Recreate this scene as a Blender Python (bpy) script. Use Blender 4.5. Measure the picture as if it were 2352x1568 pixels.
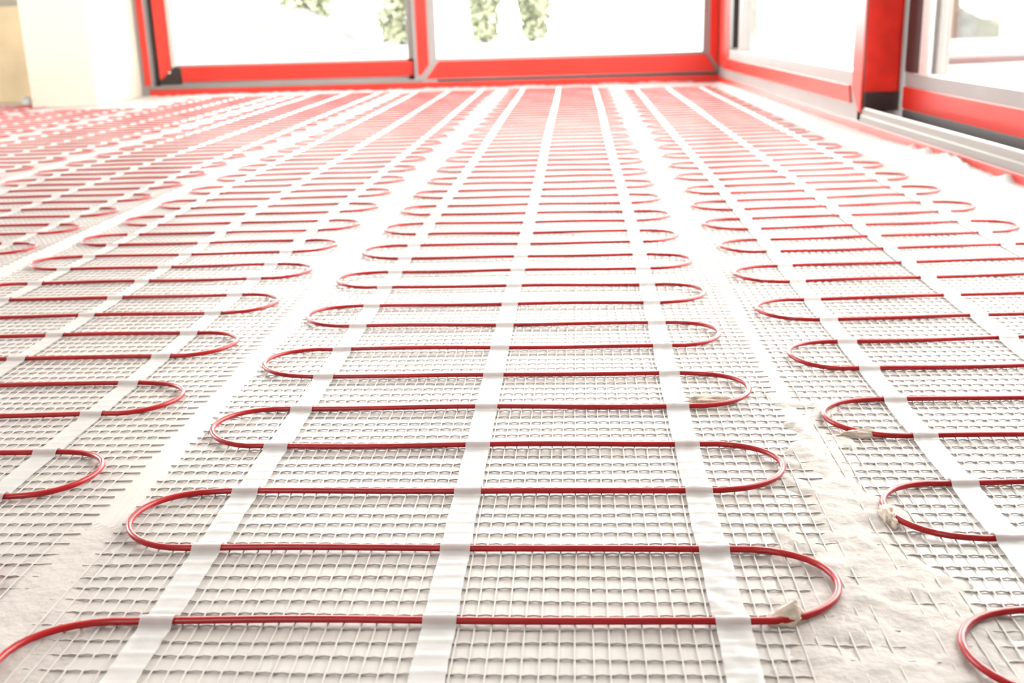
import bpy, bmesh, math, random
import numpy as np
from mathutils import Matrix, Vector, noise

for o in list(bpy.data.objects):
    bpy.data.objects.remove(o, do_unlink=True)
SC = bpy.context.scene
COL = SC.collection
random.seed(7)
rng = np.random.default_rng(7)
S = 0.34            # metres per camera height; every length below is in camera heights

# ------------------------------------------------------------------ camera
cam_d = bpy.data.cameras.new('camera')
cam = bpy.data.objects.new('camera', cam_d)
COL.objects.link(cam)
right = Vector((0.99956890, 0.01109872, -0.02718162))
up = Vector((0.02291533, 0.28386763, 0.95858962))
fwd = Vector((-0.0183551, 0.95879924, -0.28349093))
m = Matrix((right, up, -fwd)).transposed().to_4x4()
m.translation = Vector((0, 0, 1.0 * S))
cam.matrix_world = m
cam_d.sensor_width = 36.0
cam_d.lens = 2537.54 / 2352 * 36
cam_d.clip_start = 0.02
cam_d.clip_end = 200
cam_d.dof.use_dof = True
cam_d.dof.focus_distance = 0.86
cam_d.dof.aperture_fstop = 11.0
SC.camera = cam

# ------------------------------------------------------------------ light
W = bpy.data.worlds.new('overcast_sky')
SC.world = W
W.use_nodes = True
bg = W.node_tree.nodes['Background']
bg.inputs['Color'].default_value = (1.0, 0.995, 0.985, 1)
bg.inputs['Strength'].default_value = 14.5
SC.view_settings.view_transform = 'Standard'
SC.view_settings.look = 'None'
SC.view_settings.exposure = 0.03
SC.view_settings.gamma = 1.0
SC.view_settings.use_curve_mapping = False
SC.cycles.max_bounces = 8
SC.cycles.diffuse_bounces = 5
SC.cycles.transparent_max_bounces = 24
SC.cycles.caustics_reflective = False
SC.cycles.caustics_refractive = False


# ------------------------------------------------------------------ materials
def mat(name, col, rough=0.5, spec=0.5, metal=0.0, var=0.0, vscale=30.0, bump=0.0, bscale=60.0, alpha=None, stretch=None, coat=0.0):
    M = bpy.data.materials.new(name)
    M.use_nodes = True
    nt = M.node_tree
    b = nt.nodes['Principled BSDF']
    b.inputs['Base Color'].default_value = (*col, 1)
    b.inputs['Roughness'].default_value = rough
    b.inputs['Specular IOR Level'].default_value = spec
    b.inputs['Metallic'].default_value = metal
    b.inputs['Coat Weight'].default_value = coat
    b.inputs['Coat Roughness'].default_value = 0.15
    tc = nt.nodes.new('ShaderNodeTexCoord')
    vec = tc.outputs['Object']
    if stretch:
        mp = nt.nodes.new('ShaderNodeMapping')
        mp.inputs['Scale'].default_value = stretch
        nt.links.new(vec, mp.inputs['Vector'])
        vec = mp.outputs['Vector']
    if var > 0:
        n = nt.nodes.new('ShaderNodeTexNoise')
        n.inputs['Scale'].default_value = vscale
        n.inputs['Detail'].default_value = 5
        nt.links.new(vec, n.inputs['Vector'])
        r = nt.nodes.new('ShaderNodeValToRGB')
        r.color_ramp.elements[0].position = 0.3
        r.color_ramp.elements[1].position = 0.7
        r.color_ramp.elements[0].color = (*[c * (1 - var) for c in col], 1)
        r.color_ramp.elements[1].color = (*[min(1, c * (1 + var)) for c in col], 1)
        nt.links.new(n.outputs['Fac'], r.inputs['Fac'])
        nt.links.new(r.outputs['Color'], b.inputs['Base Color'])
    if bump > 0:
        n2 = nt.nodes.new('ShaderNodeTexNoise')
        n2.inputs['Scale'].default_value = bscale
        n2.inputs['Detail'].default_value = 4
        nt.links.new(vec, n2.inputs['Vector'])
        bp = nt.nodes.new('ShaderNodeBump')
        bp.inputs['Strength'].default_value = bump
        bp.inputs['Distance'].default_value = 0.002
        nt.links.new(n2.outputs['Fac'], bp.inputs['Height'])
        nt.links.new(bp.outputs['Normal'], b.inputs['Normal'])
    if alpha is not None:
        b.inputs['Alpha'].default_value = alpha
    return M


def floor_material():
    """smooth beige levelling coat with faint diagonal trowel scratches"""
    M = mat('floor_coat', (0.48, 0.44, 0.415), rough=0.34, spec=0.5, var=0.07, vscale=7)
    nt = M.node_tree
    b = nt.nodes['Principled BSDF']
    tc = nt.nodes.new('ShaderNodeTexCoord')
    mp = nt.nodes.new('ShaderNodeMapping')
    mp.inputs['Rotation'].default_value = (0, 0, 0.75)
    mp.inputs['Scale'].default_value = (260, 14, 1)
    nt.links.new(tc.outputs['Object'], mp.inputs['Vector'])
    n = nt.nodes.new('ShaderNodeTexNoise')
    n.inputs['Scale'].default_value = 1.0
    n.inputs['Detail'].default_value = 3
    nt.links.new(mp.outputs['Vector'], n.inputs['Vector'])
    n2 = nt.nodes.new('ShaderNodeTexNoise')
    n2.inputs['Scale'].default_value = 45
    n2.inputs['Detail'].default_value = 5
    nt.links.new(tc.outputs['Object'], n2.inputs['Vector'])
    ad = nt.nodes.new('ShaderNodeMath')
    ad.operation = 'MULTIPLY_ADD'
    ad.inputs[1].default_value = 0.5
    nt.links.new(n.outputs['Fac'], ad.inputs[0])
    nt.links.new(n2.outputs['Fac'], ad.inputs[2])
    bp = nt.nodes.new('ShaderNodeBump')
    bp.inputs['Strength'].default_value = 0.35
    bp.inputs['Distance'].default_value = 0.0012
    nt.links.new(ad.outputs[0], bp.inputs['Height'])
    nt.links.new(bp.outputs['Normal'], b.inputs['Normal'])
    return M


def glass_material():
    M = bpy.data.materials.new('window_glass')
    M.use_nodes = True
    nt = M.node_tree
    nt.nodes.clear()
    out = nt.nodes.new('ShaderNodeOutputMaterial')
    mx = nt.nodes.new('ShaderNodeMixShader')
    t = nt.nodes.new('ShaderNodeBsdfTransparent')
    t.inputs['Color'].default_value = (0.95, 0.965, 0.95, 1)
    g = nt.nodes.new('ShaderNodeBsdfGlossy')
    g.inputs['Roughness'].default_value = 0.02
    f = nt.nodes.new('ShaderNodeFresnel')
    # a ray leaving the pane has the same reflectance as one entering it
    ge = nt.nodes.new('ShaderNodeNewGeometry')
    ma = nt.nodes.new('ShaderNodeMath')
    ma.operation = 'MULTIPLY_ADD'
    ma.inputs[1].default_value = 1 / 1.45 - 1.45
    ma.inputs[2].default_value = 1.45
    nt.links.new(ge.outputs['Backfacing'], ma.inputs[0])
    nt.links.new(ma.outputs[0], f.inputs['IOR'])
    nt.links.new(f.outputs[0], mx.inputs[0])
    nt.links.new(t.outputs[0], mx.inputs[1])
    nt.links.new(g.outputs[0], mx.inputs[2])
    nt.links.new(mx.outputs[0], out.inputs['Surface'])
    return M


M_FLOOR = floor_material()
M_ADH = mat('adhesive', (0.41, 0.365, 0.335), rough=0.6, spec=0.35, var=0.08, vscale=40, bump=0.5, bscale=160)
M_WHITE_ADH = mat('white_adhesive', (0.50, 0.485, 0.465), rough=0.5, spec=0.4, var=0.06, vscale=30, bump=0.6, bscale=90)
M_LUMP = mat('tan_adhesive', (0.60, 0.51, 0.42), rough=0.6, var=0.12, vscale=60, bump=0.5, bscale=200)
M_CABLE = mat('red_cable', (0.36, 0.005, 0.008), rough=0.3, spec=0.45, var=0.08, vscale=12)
for M_ in (M_CABLE,):
    b_ = M_.node_tree.nodes['Principled BSDF']
    b_.inputs['Sheen Weight'].default_value = 0.12
    b_.inputs['Sheen Roughness'].default_value = 0.4
M_STRAND = mat('glass_fibre', (0.47, 0.435, 0.415), rough=0.5, spec=0.35, var=0.08, vscale=25)
M_TAPE = mat('white_tape', (0.60, 0.575, 0.56), rough=0.3, spec=0.5, bump=0.25, bscale=70, alpha=0.68)
M_RED = mat('red_facing', (0.58, 0.022, 0.012), rough=0.3, spec=0.5, var=0.05, vscale=4, bump=0.05, bscale=40, coat=0.2)
M_RED_MATT = mat('unpolished_red_facing', (0.58, 0.022, 0.012), rough=0.6, spec=0.15, var=0.12, vscale=25, bump=0.15, bscale=60)
M_GREY = mat('grey_profile', (0.27, 0.245, 0.235), rough=0.36, spec=0.3, var=0.06, vscale=6)
M_GREYL = mat('pale_grey_profile', (0.21, 0.19, 0.178), rough=0.4, spec=0.4, var=0.08, vscale=6, stretch=(1, 0.1, 8))
M_DARK = mat('gasket_and_shade', (0.025, 0.016, 0.016), rough=0.4, spec=0.4)  # dark rubber and channels; also shade painted on the sash corner and leaf gap
M_BRUSH = mat('brush_grey', (0.075, 0.062, 0.062), rough=0.6, spec=0.3)
M_ALU = mat('aluminium_rail', (0.62, 0.59, 0.56), rough=0.32, metal=0.7, var=0.05, vscale=8, stretch=(30, 1, 30))
M_WALL = mat('cream_plaster', (0.46, 0.42, 0.345), rough=0.8, var=0.03, vscale=3, bump=0.2, bscale=40)
M_RAW = mat('raw_concrete', (0.36, 0.345, 0.325), rough=0.85, var=0.1, vscale=4, bump=0.3, bscale=30)
M_CEIL = mat('white_ceiling', (0.74, 0.73, 0.71), rough=0.85, var=0.02, vscale=3)
M_OCHRE = mat('ochre_board', (0.64, 0.51, 0.32), rough=0.75, spec=0.2, var=0.14, vscale=6, bump=0.3, bscale=80)
M_GLASS = glass_material()
M_PAVE = mat('pale_paving', (0.16, 0.157, 0.15), rough=0.9, spec=0.1, var=0.1, vscale=1.2)
M_MOUND = mat('pale_gravel', (0.088, 0.086, 0.085), rough=0.95, spec=0.03, var=0.2, vscale=2.5, bump=0.6, bscale=12)
M_LEAF = mat('leaf_green', (0.27, 0.28, 0.19), rough=0.8, spec=0.03, var=0.4, vscale=5)
M_BARK = mat('pale_bark', (0.09, 0.086, 0.08), rough=0.9, spec=0.03, var=0.3, vscale=6)
M_SLAB = mat('grey_slab', (0.085, 0.084, 0.083), rough=0.9, spec=0.03, var=0.12, vscale=3)
M_SHED = mat('ochre_wall', (0.092, 0.087, 0.070), rough=0.9, spec=0.03, var=0.12, vscale=2)
M_SCREW = mat('screw_metal', (0.75, 0.74, 0.72), rough=0.25, metal=0.9)


# ------------------------------------------------------------------ mesh helpers (camera-height units in, metres out)
def link(name, me, parent=None, material=None):
    o = bpy.data.objects.new(name, me)
    COL.objects.link(o)
    if parent is not None:
        o.parent = parent
    if material is not None and me is not None:
        me.materials.append(material)
    return o


def quads(name, V, F, parent=None, material=None, smooth=False):
    me = bpy.data.meshes.new(name)
    V = np.asarray(V, np.float32).reshape(-1, 3) * S
    F = np.asarray(F, np.int32).reshape(-1, 4)
    me.vertices.add(len(V))
    me.vertices.foreach_set('co', V.ravel())
    me.loops.add(F.size)
    me.loops.foreach_set('vertex_index', F.ravel())
    me.polygons.add(len(F))
    me.polygons.foreach_set('loop_start', np.arange(len(F), dtype=np.int32) * 4)
    me.polygons.foreach_set('loop_total', np.full(len(F), 4, np.int32))
    me.polygons.foreach_set('use_smooth', np.full(len(F), smooth, bool))
    me.update(calc_edges=True)
    return link(name, me, parent, material)


def bm_obj(name, bm, parent=None, material=None, smooth=False, bevel=0.0):
    if bevel > 0:
        bmesh.ops.bevel(bm, geom=bm.edges[:], offset=bevel, segments=2, affect='EDGES', profile=0.6)
    bmesh.ops.recalc_face_normals(bm, faces=bm.faces[:])
    for v in bm.verts:
        v.co *= S
    me = bpy.data.meshes.new(name)
    bm.to_mesh(me)
    bm.free()
    if smooth:
        for p in me.polygons:
            p.use_smooth = True
    return link(name, me, parent, material)


def prism_bm(bm, poly, axis, a, b):
    """poly: 2-D points; axis 'x' -> points are (Y, z), 'y' -> (X, z), 'z' -> (X, Y); extruded from a to b"""
    def P(q, t):
        if axis == 'x':
            return (t, q[0], q[1])
        if axis == 'y':
            return (q[0], t, q[1])
        return (q[0], q[1], t)
    A = [bm.verts.new(P(q, a)) for q in poly]
    B = [bm.verts.new(P(q, b)) for q in poly]
    n = len(poly)
    bm.faces.new(A)
    bm.faces.new(B[::-1])
    for i in range(n):
        bm.faces.new((A[i], B[i], B[(i + 1) % n], A[(i + 1) % n]))


def prism(name, poly, axis, a, b, parent, material, bevel=0.004):
    bm = bmesh.new()
    prism_bm(bm, poly, axis, a, b)
    return bm_obj(name, bm, parent, material, bevel=bevel)


def rect(a0, b0, a1, b1):
    return [(a0, b0), (a1, b0), (a1, b1), (a0, b1)]


def box(name, lo, hi, parent, material, bevel=0.0):
    bm = bmesh.new()
    prism_bm(bm, rect(lo[0], lo[1], hi[0], hi[1]), 'z', lo[2], hi[2])
    return bm_obj(name, bm, parent, material, bevel=bevel)


def structure(o):
    o['kind'] = 'structure'
    return o


def tag(o, label, cat, group=None):
    o['label'] = label
    o['category'] = cat
    if group:
        o['group'] = group
    return o


def empty(name, loc=(0, 0, 0), rz=0.0):
    o = bpy.data.objects.new(name, None)
    COL.objects.link(o)
    o.empty_display_size = 0.05
    o.location = [c * S for c in loc]
    o.rotation_euler = (0, 0, rz)
    return o


class Strips:
    """many thin rectangular-section strands collected into one mesh"""
    def __init__(self):
        self.V, self.F, self.n = [], [], 0

    def add(self, P, w, h, axis):
        P = np.asarray(P, float)
        n = len(P)
        off = np.zeros((4, 3))
        k = 1 if axis == 'x' else 0
        off[:, k] = [-w / 2, w / 2, w / 2, -w / 2]
        off[:, 2] = [-h / 2, -h / 2, h / 2, h / 2]
        self.V.append((P[:, None, :] + off[None]).reshape(-1, 3))
        i = np.arange(n - 1)[:, None] * 4
        f = np.stack([np.stack([i[:, 0] + a, i[:, 0] + b, i[:, 0] + 4 + b, i[:, 0] + 4 + a], 1) for a, b in ((0, 1), (1, 2), (2, 3), (3, 0))], 1).reshape(-1, 4)
        caps = np.array([[3, 2, 1, 0], [4 * n - 4, 4 * n - 3, 4 * n - 2, 4 * n - 1]])
        self.F.append(np.vstack([f, caps]) + self.n)
        self.n += 4 * n

    def build(self, name, parent, material):
        return quads(name, np.vstack(self.V), np.vstack(self.F), parent, material)


def tube(name, P, r, sides, parent, material):
    P = np.asarray(P, float)
    T = np.gradient(P, axis=0)
    T /= np.linalg.norm(T, axis=1)[:, None] + 1e-12
    U = np.array([0, 0, 1.0])
    N = np.cross(np.broadcast_to(U, T.shape), T)
    N /= np.linalg.norm(N, axis=1)[:, None] + 1e-12
    B = np.cross(T, N)
    a = np.linspace(0, 2 * math.pi, sides, endpoint=False)
    V = P[:, None, :] + r * (np.cos(a)[None, :, None] * N[:, None, :] + np.sin(a)[None, :, None] * B[:, None, :])
    n = len(P)
    i = np.arange(n - 1)[:, None] * sides
    j = np.arange(sides)[None]
    F = np.stack([i + j, i + (j + 1) % sides, i + sides + (j + 1) % sides, i + sides + j], -1).reshape(-1, 4)
    return quads(name, V.reshape(-1, 3), F, parent, material, smooth=True)


def sheet(name, xs, ys, zf, parent, material, smooth=True):
    """height field over a grid"""
    nx, ny = len(xs), len(ys)
    V = np.array([(x, y, zf(x, y)) for y in ys for x in xs])
    i = np.arange(nx - 1)[None]
    j = np.arange(ny - 1)[:, None]
    a = j * nx + i
    F = np.stack([a, a + 1, a + nx + 1, a + nx], -1).reshape(-1, 4)
    return quads(name, V, F, parent, material, smooth)


def fbm(x, y, s=0.0, o=4):
    return noise.fractal(Vector((x, y, s)), 0.8, 2.1, o)


def sstep(a, b, x):
    t = min(1, max(0, (x - a) / (b - a)))
    return t * t * (3 - 2 * t)


# ------------------------------------------------------------------ room shell
XR, YB = 2.75, 16.39
ZT, ZC = 6.4, 7.5
YN = 2.4            # near end of the right-hand glazing
structure(box('floor', (-9.6, -6, -0.5), (3.3, 17.3, 0), None, M_FLOOR))
structure(box('ceiling', (-9.6, -6, ZC), (3.5, 17.3, ZC + 0.4), None, M_CEIL))
# back wall: a pier that stands forward of the glazing, the recess beside it and the lintel
wb = structure(box('wall_back', (-6.42, 14.55, 0), (-5.56, 17.2, ZC), None, M_WALL, bevel=0.02))
box('recess_wall', (-9.6, 16.45, 0), (-6.42, 17.2, ZC), wb, M_WALL)
box('lintel', (-5.56, 16.3, ZT), (XR, 17.2, ZC), wb, M_WALL)
# left wall with an unseen opening added to light the recess, rear wall with another as fill
wl = structure(box('wall_left', (-9.6, -6, 0), (-9.2, 5.6, ZC), None, M_RAW))
box('wall_pier', (-9.6, 13.0, 0), (-9.2, 16.45, ZC), wl, M_RAW)
box('wall_lintel', (-9.6, 5.6, 5.6), (-9.2, 13.0, ZC), wl, M_RAW)
box('wall_apron', (-9.6, 5.6, 0), (-9.2, 13.0, 1.5), wl, M_RAW)
wr = structure(box('wall_rear', (-9.2, -6, 0), (-4.6, -5.6, ZC), None, M_RAW))
box('wall_lintel', (-4.6, -6, 6.2), (-2.7, -5.6, ZC), wr, M_RAW)
box('wall_apron', (-4.6, -6, 0), (-2.7, -5.6, 2.6), wr, M_RAW)
box('wall_pier', (-2.7, -6, 0), (3.3, -5.6, ZC), wr, M_RAW)
wg = structure(box('wall_right', (XR, -6, 0), (3.3, YN, ZC), None, M_RAW))
box('lintel', (XR, YN, ZT), (3.3, 17.2, ZC), wg, M_WALL)
structure(prism('corner_post', rect(XR, YB - 0.02, 3.3, 17.2), 'z', 0, ZC, None, M_GREY))
bpy.data.objects['corner_post'].name = 'trim_1'

# ------------------------------------------------------------------ window 1: back wall, sliding leaf on the left, fixed leaf on the right
w1 = structure(empty('window_1', (0, 0, 0)))
Y0 = 16.30
fr = prism('frame', rect(-5.56, 0, -5.41, ZT), 'y', Y0, 16.8, w1, M_GREY)
prism('red_facing', rect(-5.505, 0.16, -5.415, ZT), 'y', Y0 - 0.015, Y0 + 0.01, fr, M_RED)
prism('jamb_channel', rect(-5.41, 0.10, -5.30, ZT), 'y', 16.58, 16.8, w1, M_DARK)
sill = prism('sill', rect(-5.56, 0, XR, 0.104), 'y', Y0 - 0.02, 16.8, w1, M_GREY)
prism('red_facing', rect(-5.44, 0.0, XR, 0.099), 'y', Y0 - 0.035, Y0 - 0.01, sill, M_RED)
prism('track_rail', [(Y0 - 0.05, 0.104), (Y0 + 0.16, 0.104), (Y0 + 0.16, 0.128), (Y0 - 0.02, 0.148), (Y0 - 0.05, 0.148), (Y0 - 0.05, 0.126), (Y0 - 0.042, 0.122)], 'x', -5.42, -1.50, w1, M_GREYL)
prism('frame_head', rect(-5.41, ZT - 0.18, XR, ZT), 'y', Y0, 16.8, w1, M_GREY)
# sliding leaf
ys0, ys1 = 16.44, 16.56
sash = prism('sash', rect(-5.335, 0.104, -5.13, ZT - 0.18), 'y', ys0, ys1, w1, M_GREY)
prism('red_facing', [(-5.325, 0.21), (-5.26, 0.24), (-5.150, 0.345), (-5.150, ZT - 0.2), (-5.325, ZT - 0.2)], 'y', ys0 - 0.02, ys0 + 0.01, sash, M_RED)
prism('bead', rect(-5.135, 0.40, -5.062, ZT - 0.18), 'y', ys0 - 0.012, ys1, sash, M_ALU)
prism('bottom_rail', rect(-5.13, 0.104, -1.55, 0.436), 'y', ys0, ys1, sash, M_GREY)
prism('red_facing', rect(-5.00, 0.19, -1.625, 0.402), 'y', ys0 - 0.02, ys0 + 0.01, sash, M_RED)
prism('dark_corner', [(-5.335, 0.165), (-5.005, 0.165), (-5.02, 0.39), (-5.08, 0.41), (-5.25, 0.25), (-5.335, 0.22)], 'y', ys0 - 0.035, ys0 - 0.002, sash, M_DARK)  # grey profile corner, its shade put into the dark colour
bm = bmesh.new()
bmesh.ops.create_uvsphere(bm, u_segments=14, v_segments=8, radius=0.02, matrix=Matrix.Translation((-5.17, ys0 - 0.04, 0.325)) @ Matrix.Diagonal((1, 0.5, 1, 1)))
bm_obj('screw', bm, sash, M_SCREW, smooth=True)
prism('meeting_stile', rect(-1.70, 0.104, -1.585, ZT - 0.18), 'y', ys0, ys1, sash, M_GREY)
prism('pane', rect(-5.10, 0.40, -1.60, ZT - 0.18), 'y', 16.50, 16.515, w1, M_GLASS, bevel=0)
# fixed leaf with mitred facings
yf0, yf1 = Y0 - 0.005, 16.43
leaf = prism('leaf', rect(-1.60, 0.104, -1.275, ZT - 0.18), 'y', yf0, yf1, w1, M_GREY)
prism('red_facing', [(-1.548, 0.20), (-1.50, 0.205), (-1.395, 0.345), (-1.395, ZT - 0.2), (-1.548, ZT - 0.2)], 'y', yf0 - 0.02, yf0 + 0.01, leaf, M_RED)
prism('bottom_rail', rect(-1.275, 0.128, XR, 0.428), 'y', yf0, yf1, leaf, M_GREY)
prism('red_facing', [(-1.435, 0.150), (2.715, 0.150), (2.555, 0.386), (-1.245, 0.386)], 'y', yf0 - 0.02, yf0 + 0.01, leaf, M_RED)
prism('stile', rect(2.525, 0.428, XR, ZT - 0.18), 'y', yf0, yf1, leaf, M_GREY)
prism('red_facing', [(2.735, 0.215), (2.742, ZT - 0.2), (2.622, ZT - 0.2), (2.622, 0.385)], 'y', yf0 - 0.02, yf0 + 0.01, leaf, M_RED)
prism('gap_shade', rect(-1.40, 0.104, XR, 0.128), 'y', Y0 + 0.03, yf1, leaf, M_DARK)  # dark strip paints the shade in the recess under the fixed leaf
prism('pane', rect(-1.30, 0.40, 2.55, ZT - 0.18), 'y', 16.37, 16.385, w1, M_GLASS, bevel=0)

# ------------------------------------------------------------------ window 2: right wall, fixed leaf far, sliding leaf near
w2 = structure(empty('window_2', (0, 0, 0)))
YP = 9.28          # post between the two leaves
XS = 3.05          # plane of the set-back sliding leaf
sill = prism('sill', rect(YN, 0, YB - 0.05, 0.08), 'x', XR, 3.25, w2, M_GREY)
prism('red_facing', rect(YN, 0.0, YB - 0.06, 0.074), 'x', XR - 0.02, XR + 0.01, sill, M_RED)
leaf = prism('leaf', rect(YP, 0.08, YB - 0.05, 0.465), 'x', XR + 0.005, 2.95, w2, M_GREY)
prism('red_facing', [(9.60, 0.205), (15.95, 0.205), (15.60, 0.350), (9.66, 0.350)], 'x', XR - 0.012, XR + 0.02, leaf, M_RED)
prism('stile', rect(YP, 0.465, 9.60, ZT), 'x', XR + 0.005, 2.95, leaf, M_GREY)
prism('red_facing', [(YP + 0.01, 0.14), (9.36, 0.16), (9.565, 0.33), (9.565, ZT), (YP + 0.01, ZT)], 'x', XR - 0.012, XR + 0.02, leaf, M_RED)
prism('far_stile', rect(15.42, 0.465, YB - 0.05, ZT), 'x', XR + 0.005, 2.95, leaf, M_GREY)
prism('red_facing', [(15.5, 0.38), (16.2, 0.20), (16.2, ZT), (15.5, ZT)], 'x', XR - 0.012, XR + 0.02, leaf, M_RED)
prism('seal_strip', rect(15.06, 0.50, 15.34, ZT), 'x', XR - 0.03, 2.90, leaf, M_DARK)
prism('bead', rect(14.78, 0.465, 15.0, ZT), 'x', XR + 0.03, 2.90, leaf, M_GREY)
prism('pane', rect(9.5, 0.42, 15.5, ZT), 'x', 2.84, 2.855, w2, M_GLASS, bevel=0)
prism('frame_head', rect(YN, ZT - 0.15, YP, ZT), 'x', XR, 3.25, w2, M_GREY)
# post face seen across the reveal
post = prism('post', rect(XR + 0.005, 0.08, XS + 0.12, ZT), 'y', YP, YP + 0.14, w2, M_GREY)
prism('red_facing', rect(XR + 0.012, 0.315, XS - 0.01, ZT), 'y', YP - 0.018, YP + 0.01, post, M_RED_MATT)
prism('dark_corner', [(XR + 0.010, 0.13), (2.80, 0.15), (2.83, 0.165), (XS - 0.01, 0.165), (XS - 0.01, 0.312), (XR + 0.015, 0.312)], 'y', YP - 0.03, YP - 0.002, post, M_DARK)
prism('edge_strip', rect(XS - 0.012, 0.165, XS + 0.008, ZT), 'y', YP - 0.03, YP + 0.01, post, M_GREY)
# sliding leaf
sash = prism('sash', rect(YN, 0.14, 9.16, 0.475), 'x', XS, 3.2, w2, M_GREY)
prism('red_facing', rect(YN + 0.2, 0.188, 9.15, 0.360), 'x', XS - 0.018, XS + 0.01, sash, M_RED)
prism('top_bead', [(XS - 0.012, 0.465), (XS + 0.02, 0.465), (XS + 0.02, 0.485), (XS, 0.485)], 'y', YN, 8.95, sash, M_ALU, bevel=0.002)
prism('stile', rect(8.66, 0.475, 8.86, ZT - 0.15), 'x', XS - 0.005, 3.2, sash, M_ALU)
prism('glazing_bead', rect(8.60, 0.475, 8.69, ZT - 0.15), 'x', XS + 0.04, 3.18, sash, M_GREY)
prism('dark_stile', rect(8.86, 0.475, 9.16, ZT - 0.15), 'x', XS - 0.01, 3.2, sash, M_DARK)
prism('pane', rect(YN, 0.44, 8.66, ZT - 0.15), 'x', 3.11, 3.125, w2, M_GLASS, bevel=0)
prism('near_stile', rect(YN, 0.475, YN + 0.35, ZT - 0.15), 'x', XS - 0.005, 3.2, sash, M_GREY)
# threshold track in front of the sliding leaf
tr = prism('track_rail', [(XR - 0.006, 0.074), (XR + 0.03, 0.074), (XR + 0.03, 0.178), (XR + 0.004, 0.178), (XR + 0.002, 0.130), (XR - 0.006, 0.124)],
           'y', YN, YP + 0.015, w2, M_GREYL, bevel=0.002)
prism('ridge', rect(XR + 0.010, 0.178, XR + 0.026, 0.192), 'y', YN, YP - 0.02, tr, M_ALU, bevel=0.003)
prism('groove', rect(XR + 0.03, 0.08, XS, 0.098), 'y', YN, YP, tr, M_DARK)
prism('inner_rail', rect(2.955, 0.098, 2.975, 0.125), 'y', YN, YP - 0.03, tr, M_GREYL, bevel=0.002)
prism('brush_seal', rect(YN, 0.098, 9.15, 0.176), 'x', XS - 0.012, XS + 0.1, sash, M_BRUSH)

# ------------------------------------------------------------------ the heating mats
ALPHA = 0.0439898
CA, SA = math.cos(ALPHA), math.sin(ALPHA)
CELL_U, CELL_V = 0.0283, 0.0448
Z_CABLE = 0.0110
R_CABLE = 0.0066


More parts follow.
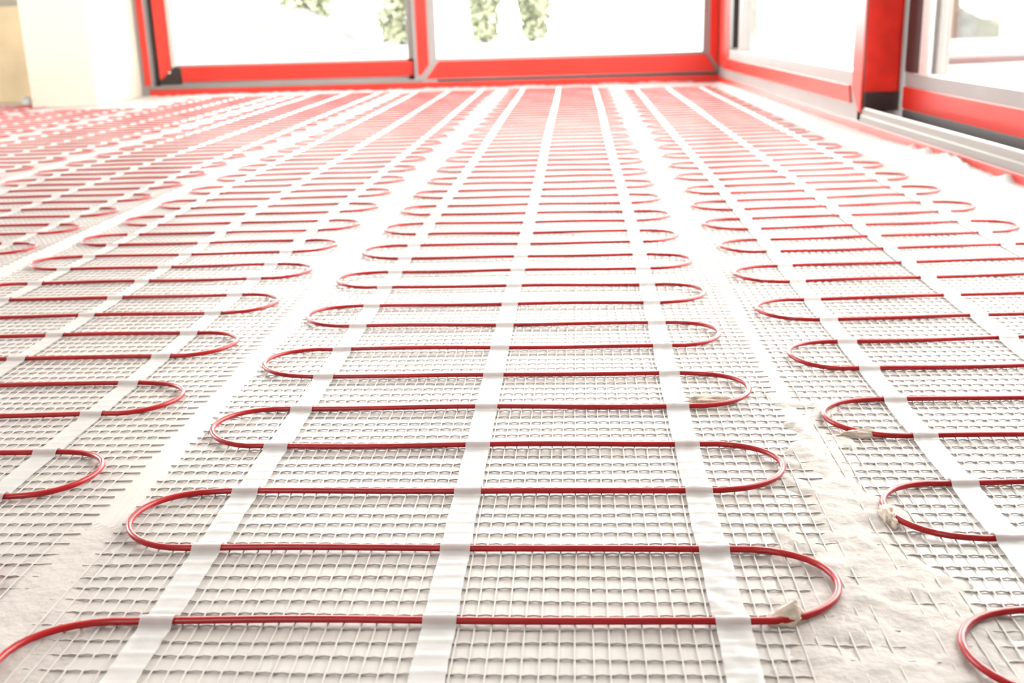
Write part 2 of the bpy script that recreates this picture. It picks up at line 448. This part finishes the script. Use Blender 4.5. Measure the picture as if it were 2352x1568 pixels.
def heating_mat(mesh_u, loop_u, tapes, row0, pitch, row_fn, parity, v0, v1, fine_to, label, wrinkle=None, seed=0, taper=0.0):
    """row_fn(u, k) adds the fan of the rows; a right-hand turn joins rows k, k+1 when k % 2 == parity"""
    r = np.random.default_rng(seed)
    uc = 0.5 * (mesh_u[0] + mesh_u[1])
    root = empty('heating_mat', (uc * CA, -uc * SA, 0), -ALPHA)
    tag(root, label, 'heating mat', 'heating mats')

    def warp(u, v):
        # the far part draws in towards the left edge by taper per unit of length
        return -taper * np.maximum(0, v - 5.0) * (u - mesh_u[0]) / (mesh_u[1] - mesh_u[0])

    def row_v(u, k):
        return row0 + pitch * k + row_fn(u, k)
    # --- mesh
    st = Strips()
    us = np.arange(mesh_u[0] + 0.010, mesh_u[1] - 0.004, CELL_U)
    vs = np.arange(v0, v1, CELL_V)
    for v in vs:
        e0, e1 = mesh_u[0] - r.uniform(0, .012), mesh_u[1] + r.uniform(0, .012)
        tilt = r.normal(0, 0.0015)
        ph = r.uniform(0, 6.28)
        if v < fine_to:
            uu = np.concatenate([[e0], np.arange(us[0], us[-1] + 0.001, CELL_U / 2), [e1]])
            bow = -np.cos((uu - us[0]) / CELL_U * 2 * math.pi)      # dips under every lengthwise strand
            bow[0] = bow[-1] = 0
            wob = 0.0022 * np.sin(uu * 5 + ph) + 0.0015 * np.sin(uu * 17 + 2 * ph)
            st.add(np.stack([uu - uc, v + wob + tilt * (uu - uc) * 2 + 0.0007 * bow, 0.0025 + bow * 0.0007], 1), 0.0026, 0.0030, 'x')
        else:
            uu = np.linspace(e0, e1, 8)
            wob = 0.0022 * np.sin(uu * 5 + ph)
            st.add(np.stack([uu - uc + warp(uu, v), v + wob, np.full(8, 0.0025)], 1), 0.0026, 0.0034, 'x')
    for u in us:
        ph = r.uniform(0, 6.28)
        vv = np.concatenate([np.arange(v0 - .01, min(fine_to, v1), CELL_V / 2), np.arange(min(fine_to, v1), v1 + .01, 0.3), [v1]])
        wob = 0.0012 * np.sin(vv * 4 + ph) + 0.0008 * np.sin(vv * 11 + 2 * ph)
        z = 0.0048 + 0.0004 * np.cos(2 * math.pi * (vv - v0) / CELL_V)
        st.add(np.stack([u + wob - uc + warp(u, vv), vv, z], 1), 0.0026, 0.0013, 'y')
    o = st.build('fibre_mesh', root, M_STRAND)
    o['kind'] = 'stuff'
    # --- cable, one serpentine
    k0 = int(math.ceil((v0 + 0.08 - row0) / pitch))
    k1 = int(math.floor((v1 - 0.08 - row0) / pitch))
    A = 0.165
    P = []
    ks = list(range(k0, k1 + 1))
    jit = {k: r.normal(0, 0.003) for k in ks}
    tl = {k: (r.normal(0, 0.006), r.uniform(0, 6.28)) for k in ks}
    ul, ur = loop_u

    def rv(u, k):
        t, ph = tl[k]
        return row_v(u, k) + jit[k] + t * (u - uc) * 0.5 + 0.003 * math.sin(u * 6 + ph)
    for k in ks:
        to_right = (k % 2 == parity)
        seq = np.linspace(ul + A, ur - A, 22)
        if not to_right:
            seq = seq[::-1]
        for u in seq:
            P.append((u, rv(u, k), Z_CABLE + 0.0012 * math.sin(u * 9 + k)))
        if k == ks[-1]:
            break
        ue = ur - A if to_right else ul + A
        sg = 1 if to_right else -1
        va, vb = rv(ue, k), rv(ue, k + 1)
        tip = A + r.normal(0, 0.006)
        for f in np.linspace(0, math.pi, 19)[1:-1]:
            c = math.sin(f)
            P.append((ue + sg * tip * c ** 0.9, 0.5 * (va + vb) - 0.5 * (vb - va) * math.cos(f) + row_fn(ue + sg * .1, k) * 0.0, Z_CABLE + 0.004 * c * c))
    P = np.array(P)
    P[:, 0] += warp(P[:, 0], P[:, 1]) - uc
    tube('heating_cable', P, R_CABLE, 10, root, M_CABLE)
    # --- tapes draped over the cable
    for ti, tu in enumerate(tapes):
        half = 0.0292
        wr = 0.0005 if not wrinkle else wrinkle[ti]
        vv = np.concatenate([np.arange(v0 + .02, min(fine_to, v1), 0.0056), np.arange(min(fine_to, v1), v1 - 0.05, 0.022)])
        uu = np.linspace(-half, half, 7)
        rows_here = np.array([rv(tu, k) for k in ks])
        j = np.searchsorted(rows_here, vv)
        d = np.minimum(np.abs(vv - rows_here[np.clip(j, 0, len(ks) - 1)]), np.abs(vv - rows_here[np.clip(j - 1, 0, len(ks) - 1)]))
        top = Z_CABLE + R_CABLE + 0.0022
        base = 0.0068
        drape = base + (top - base) * np.clip(1.25 - np.maximum(0, d - 0.3 * R_CABLE) / 0.016, 0, 1) ** 1.0
        drape = np.minimum(drape, top)
        rid = 0.0012 * np.clip(np.cos(2 * math.pi * (vv - v0) / CELL_V), 0, 1) ** 3 * (vv < fine_to) * (d > 0.03)
        V = np.empty((len(vv), 7, 3))
        drift = 0.004 * np.sin(vv * 0.9 + seed + ti)
        V[:, :, 0] = tu - uc + uu[None] + (drift + warp(tu, vv))[:, None] + (0.0012 * np.sin(vv * 23 + ti))[:, None]
        V[:, :, 1] = vv[:, None]
        near = vv < fine_to
        W_ = np.zeros((len(vv), 7))
        if wr > 0:
            for a in np.where(near)[0]:
                for b in range(7):
                    W_[a, b] = max(-0.4, noise.noise(Vector((vv[a] * 22 + uu[b] * 30, uu[b] * 55 - vv[a] * 9, seed * 3.1 + ti)))) * wr
        V[:, :, 2] = (drape + rid)[:, None] + W_ + 0.0006
        nv = len(vv)
        i = np.arange(6)[None]
        jj = np.arange(nv - 1)[:, None]
        a = jj * 7 + i
        F = np.stack([a, a + 1, a + 8, a + 7], -1).reshape(-1, 4)
        quads('tape', V.reshape(-1, 3), F, root, M_TAPE, smooth=True)
    return root


v_end = 15.75
heating_mat((-0.955, 0.521), (-0.943, 0.456), (-0.735, -0.242, 0.256), 1.665, 0.2684, lambda u, k: 0.0, 0, -0.9, v_end, 5.0,
            'heating mat in the middle of the floor, with the wrinkled right tape', (0.0016, 0.0005, 0.0034), 1)
heating_mat((0.572, 2.060), (0.608, 2.005), (0.823, 1.310, 1.812), 2.772, 0.2648,
            lambda u, k: (u - .82) * (0.036 + 0.00736 * min(k, 12)), 0, -0.9, 15.3, 5.0,
            'heating mat beside the right-hand glazing, its near edge smeared with adhesive', (0.0012, 0.0008, 0.0004), 2, 0.02)
heating_mat((-2.400, -1.032), (-2.388, -1.098), (-2.190, -1.755, -1.300), 2.697, 0.2613,
            lambda u, k: (u + 1.3) * (0.0228 + 0.0025 * min(k, 12)), 0, -0.9, v_end, 5.0,
            'heating mat immediately left of the middle one, running under the red mullion', (0.0004, 0.0008, 0.001), 3)
heating_mat((-3.860, -2.520), (-3.845, -2.548), (-3.630, -3.180, -2.727), 5.09, 0.250,
            lambda u, k: (u + 2.7) * 0.02, 1, -0.9, v_end, 0.0,
            'heating mat second to the left of the middle one, between two wide joints', None, 4)
heating_mat((-5.290, -3.970), (-5.275, -3.990), (-5.080, -4.620, -4.170), 5.2, 0.262,
            lambda u, k: (u + 4.6) * 0.02, 0, -0.9, v_end - .1, 0.0,
            'heating mat third to the left of the middle one, reaching the dark left window jamb', None, 5)
heating_mat((-6.740, -5.400), (-6.720, -5.420), (-6.520, -6.060, -5.620), 5.3, 0.262,
            lambda u, k: 0.0, 1, -0.9, 14.0, 0.0,
            'heating mat that ends at the foot of the cream pier', None, 6)
heating_mat((-8.180, -6.850), (-8.160, -6.870), (-7.960, -7.500, -7.060), 5.2, 0.262,
            lambda u, k: 0.0, 0, -0.9, 14.9, 0.0,
            'heating mat farthest left, ending in front of the ochre board', None, 7)


# ------------------------------------------------------------------ adhesive on the floor
def mat_frame(name):
    return empty(name, (0, 0, 0), -ALPHA)


def patch(name, u0, u1, v0, v1, zf, label, material, du=0.011):
    xs = np.arange(u0, u1, du)
    ys = np.arange(v0, v1, du)
    o = sheet(name, xs, ys, zf, None, material)
    o.rotation_euler = (0, 0, -ALPHA)
    return tag(o, label, 'adhesive')


def z_smear(u, v):
    # wide at the front, narrowing to the joint behind
    c = 0.548 + 0.02 * math.sin(v * 3)
    w = 0.06 + 0.18 * (1 - sstep(1.3, 2.5, v))
    n = fbm(u * 6, v * 6, 3.0)
    e = 1 - sstep(0.55, 1.25, abs(u - c + 0.10 * n) / w)
    e *= sstep(3.25, 2.6, v + 0.12 * n) if v > 2.4 else 1
    e *= sstep(0.5, 0.62, v)
    f = 0.0070 + 0.0050 * fbm(u * 14, v * 14, 9.0) + 0.0022 * fbm(u * 50 + v * 25, v * 50, 4.0)
    return -0.002 + e * f


patch('adhesive_smear', 0.24, 0.86, 0.5, 3.3, z_smear, 'beige adhesive smeared over the mesh edges in the joint right of the middle mat', M_ADH)


def z_trowel(u, v):
    c = -1.0
    n = fbm(u * 5, v * 5, 13.0)
    w = 0.085 + 0.16 * (1 - sstep(1.2, 2.0, v))
    e = 1 - sstep(0.5, 1.2, abs(u - c + 0.05 * n) / w)
    e *= 1 - sstep(1.75, 2.25, v + 0.1 * n)
    e *= sstep(0.5, 0.62, v)
    g = math.sin((u * 0.82 + v * 1.0) * 190 + 4 * n) * 0.0011
    return -0.002 + e * (0.0058 + g + 0.0028 * n)


patch('adhesive_skim', -1.32, -0.72, 0.5, 2.35, z_trowel, 'beige adhesive skim with trowel ridges in the joint left of the middle mat', M_ADH)

# bank of white adhesive along the right-hand sill
def z_bank_r(x, y):
    n = fbm(x * 2.2, y * 2.2, 21.0)
    m2 = fbm(x * 9, y * 9, 5.0)
    m3 = fbm(x * 26, y * 26, 7.0)
    h = 0.018 - 0.012 * sstep(7.9, 8.8, y) + 0.010 * n * (1 - 0.6 * sstep(7.9, 8.8, y)) + 0.010 * max(0, m3)
    h += 0.050 * math.exp(-((y - 7.15 - 2.6 * (x - 2.72)) / 0.30) ** 2) * (0.8 + 0.5 * m3)
    h += 0.035 * math.exp(-((y - 7.62) / 0.06) ** 2) + 0.022 * math.exp(-((y - 7.92) / 0.05) ** 2) + 0.04 * math.exp(-((y - 6.30) / 0.05) ** 2)
    x0 = max(2.34, 2.15 + 0.044 * y - 0.02 * max(0, y - 5))
    t = sstep(x0 + 0.04 * n, 2.74, x)
    return -0.003 + 0.004 * sstep(x0 - .04 + .03 * n, x0 + 0.06 + .03 * n, x) + h * t ** 1.6 + 0.0022 * m2 * t


xs = np.arange(2.22, 2.745, 0.0145)
ys = np.arange(1.0, 16.26, 0.022)
o = sheet('adhesive_bank', xs, ys, z_bank_r, None, M_WHITE_ADH)
tag(o, 'ragged bank of white adhesive pressed against the foot of the right-hand glazing', 'adhesive')


def z_bank_b(x, y):
    n = fbm(x * 3.0, y * 3, 31.0)
    m3 = fbm(x * 14, y * 14, 17.0)
    h = 0.020 + 0.014 * n + 0.012 * m3
    return -0.003 + max(0.0, h) * sstep(16.02 + .06 * n, 16.24, y) * (x < 2.38)


xs = np.arange(-5.54, 2.70, 0.02)
ys = np.arange(15.8, 16.27, 0.025)
o = sheet('adhesive_bead', xs, ys, z_bank_b, None, M_WHITE_ADH)
tag(o, 'thin ragged bead of white adhesive along the foot of the back window', 'adhesive')


def lump(name, loc, rad, seed, label, material=None, peak=0.0, rz=0.0):
    bm = bmesh.new()
    bmesh.ops.create_icosphere(bm, subdivisions=4, radius=1.0)
    for v in bm.verts:
        c = v.co.copy()
        n = noise.fractal(c * 1.7 + Vector((seed, 0, 0)), 0.8, 2.1, 4)
        c *= 1 + 0.32 * n
        if c.z < -0.15:
            c.z = -0.15
        if peak:
            c.z += peak * max(0, 1 - (c.x ** 2 + c.y ** 2) * 1.7) ** 2
            c.x += 0.35 * peak * max(0, c.z)
        v.co = Vector((c.x * rad[0], c.y * rad[1], c.z * rad[2]))
    o = bm_obj(name, bm, None, material or M_LUMP, smooth=True)
    o.location = [q * S for q in loc]
    o.rotation_euler = (0, 0, rz)
    return tag(o, label, 'adhesive')


lump('adhesive_lump', (0.418, 1.668, 0.004), (0.030, 0.020, 0.020), 2, 'peaked beige adhesive lump stuck on the nearest right turn of the middle cable', peak=0.9)
lump('adhesive_lump', (0.465, 2.760, 0.004), (0.068, 0.016, 0.019), 5, 'flat beige adhesive dab hiding the middle cable beside its wrinkled right tape', rz=0.1)
lump('adhesive_lump', (0.711, 2.050, 0.004), (0.016, 0.040, 0.022), 8, 'beige adhesive crumb interrupting a left turn of the right-hand cable, nearer one')
lump('adhesive_lump', (0.79, 2.498, 0.004), (0.055, 0.013, 0.016), 11, 'long beige adhesive streak on the lower side of a right-hand cable turn', rz=-0.12)
lump('plaster_lump', (-6.93, 15.55, 0.0), (0.07, 0.05, 0.10), 14, 'small white plaster lump on the floor beside the ochre board', M_WHITE_ADH)

# ------------------------------------------------------------------ ochre board in the recess
bd = prism('ochre_board', [(15.86, 0.0), (15.95, 0.0), (16.08, 1.30), (15.99, 1.30)], 'x', -8.9, -6.98, None, M_OCHRE, bevel=0.012)
tag(bd, 'ochre board standing in the recess left of the cream pier', 'board')

# ------------------------------------------------------------------ outside
structure(box('ground_outside', (-60, 17.3, -0.9), (60, 110, -0.55), None, M_PAVE))
structure(box('terrain', (3.3, -30, -1.3), (60, 17.3, -1.02), None, M_PAVE))


def hill(x, y):
    a = math.exp(-((x + 10.3) / 3.2) ** 2 - ((y - 50) / 5) ** 2)
    return -0.75 + (2.3 + 0.25 * fbm(x * .7, y * .7, 2)) * a


o = sheet('gravel_mound', np.arange(-18, -2, 0.25), np.arange(38, 62, 0.4), hill, None, M_MOUND)
tag(o, 'low pale gravel mound outside behind the left back pane', 'mound')


def tree(x, y, h, spread, seed, label, n=46):
    root = empty('tree', (x, y, -0.58))
    tag(root, label, 'tree', 'trees outside the back window')
    r = random.Random(seed)
    bm = bmesh.new()
    prev = None
    for k in range(9):
        f = k / 8
        ring = []
        rad = 0.22 * (1 - 0.6 * f)
        cx, cy = 0.25 * math.sin(f * 3 + seed), 0.2 * math.cos(f * 2 + seed)
        for a in range(9):
            t = a / 9 * 2 * math.pi
            ring.append(bm.verts.new((cx + rad * math.cos(t), cy + rad * math.sin(t), f * h * 0.8)))
        if prev:
            for a in range(9):
                bm.faces.new((prev[a], prev[(a + 1) % 9], ring[(a + 1) % 9], ring[a]))
        prev = ring
    bm.faces.new(prev)
    bm_obj('trunk', bm, root, M_BARK, smooth=True)
    V, F = [], []
    for k in range(n * 45):
        t = r.uniform(0, 6.28)
        rr = spread * math.sqrt(r.random())
        z = r.uniform(0.03, 1.0) * h
        w = (1 - abs(z / h - 0.5)) * 1.1
        c = np.array([rr * w * math.cos(t), rr * w * math.sin(t), z])
        d = np.array([r.gauss(0, 1), r.gauss(0, 1), r.gauss(0, 1)])
        d /= np.linalg.norm(d)
        e = np.cross(d, [r.gauss(0, 1), r.gauss(0, 1), r.gauss(0, 1)])
        e /= np.linalg.norm(e)
        s = r.uniform(0.16, 0.32)
        i = len(V)
        V += [c - d * s, c + e * s * .45, c + d * s, c - e * s * .45]
        F.append((i, i + 1, i + 2, i + 3))
    fo = quads('foliage', V, F, root, M_LEAF)
    fo['kind'] = 'stuff'


tree(-12.9, 68, 4.6, 1.5, 1, 'pale green young tree outside behind the left part of the left back pane', 60)
tree(-7.6, 69, 8.0, 1.7, 2, 'pale green tree outside just left of the red mullion', 70)
tree(-2.4, 68, 8.0, 1.2, 3, 'pale green slender tree outside just right of the red mullion', 60)
tree(0.6, 69, 7.0, 1.2, 4, 'pale green tree outside farthest from the mullion in the right back pane', 60)

ss = empty('slab_stack', (11.4, 31.2, -1.02), 0.3)
tag(ss, 'pile of grey slabs outside the right-hand pane', 'slabs')
for k in range(5):
    box('slab', (-1.6 + .05 * (k % 2), -1.5, k * 0.13), (1.6 + .07 * (k % 3), 1.5, k * 0.13 + 0.122), ss, M_SLAB, bevel=0.01)
sh = prism('garden_shed', [(-1.5, 0), (1.5, 0), (1.5, 2.0), (0, 2.9), (-1.5, 2.0)], 'y', -1.0, 1.0, None, M_SHED, bevel=0.02)
sh.location = [c * S for c in (19.5, 52, -1.02)]
tag(sh, 'small ochre shed far outside the right-hand pane', 'shed')
box('shed_door', (-0.45, -1.06, 0.0), (0.45, -0.99, 1.6), sh, M_BARK)
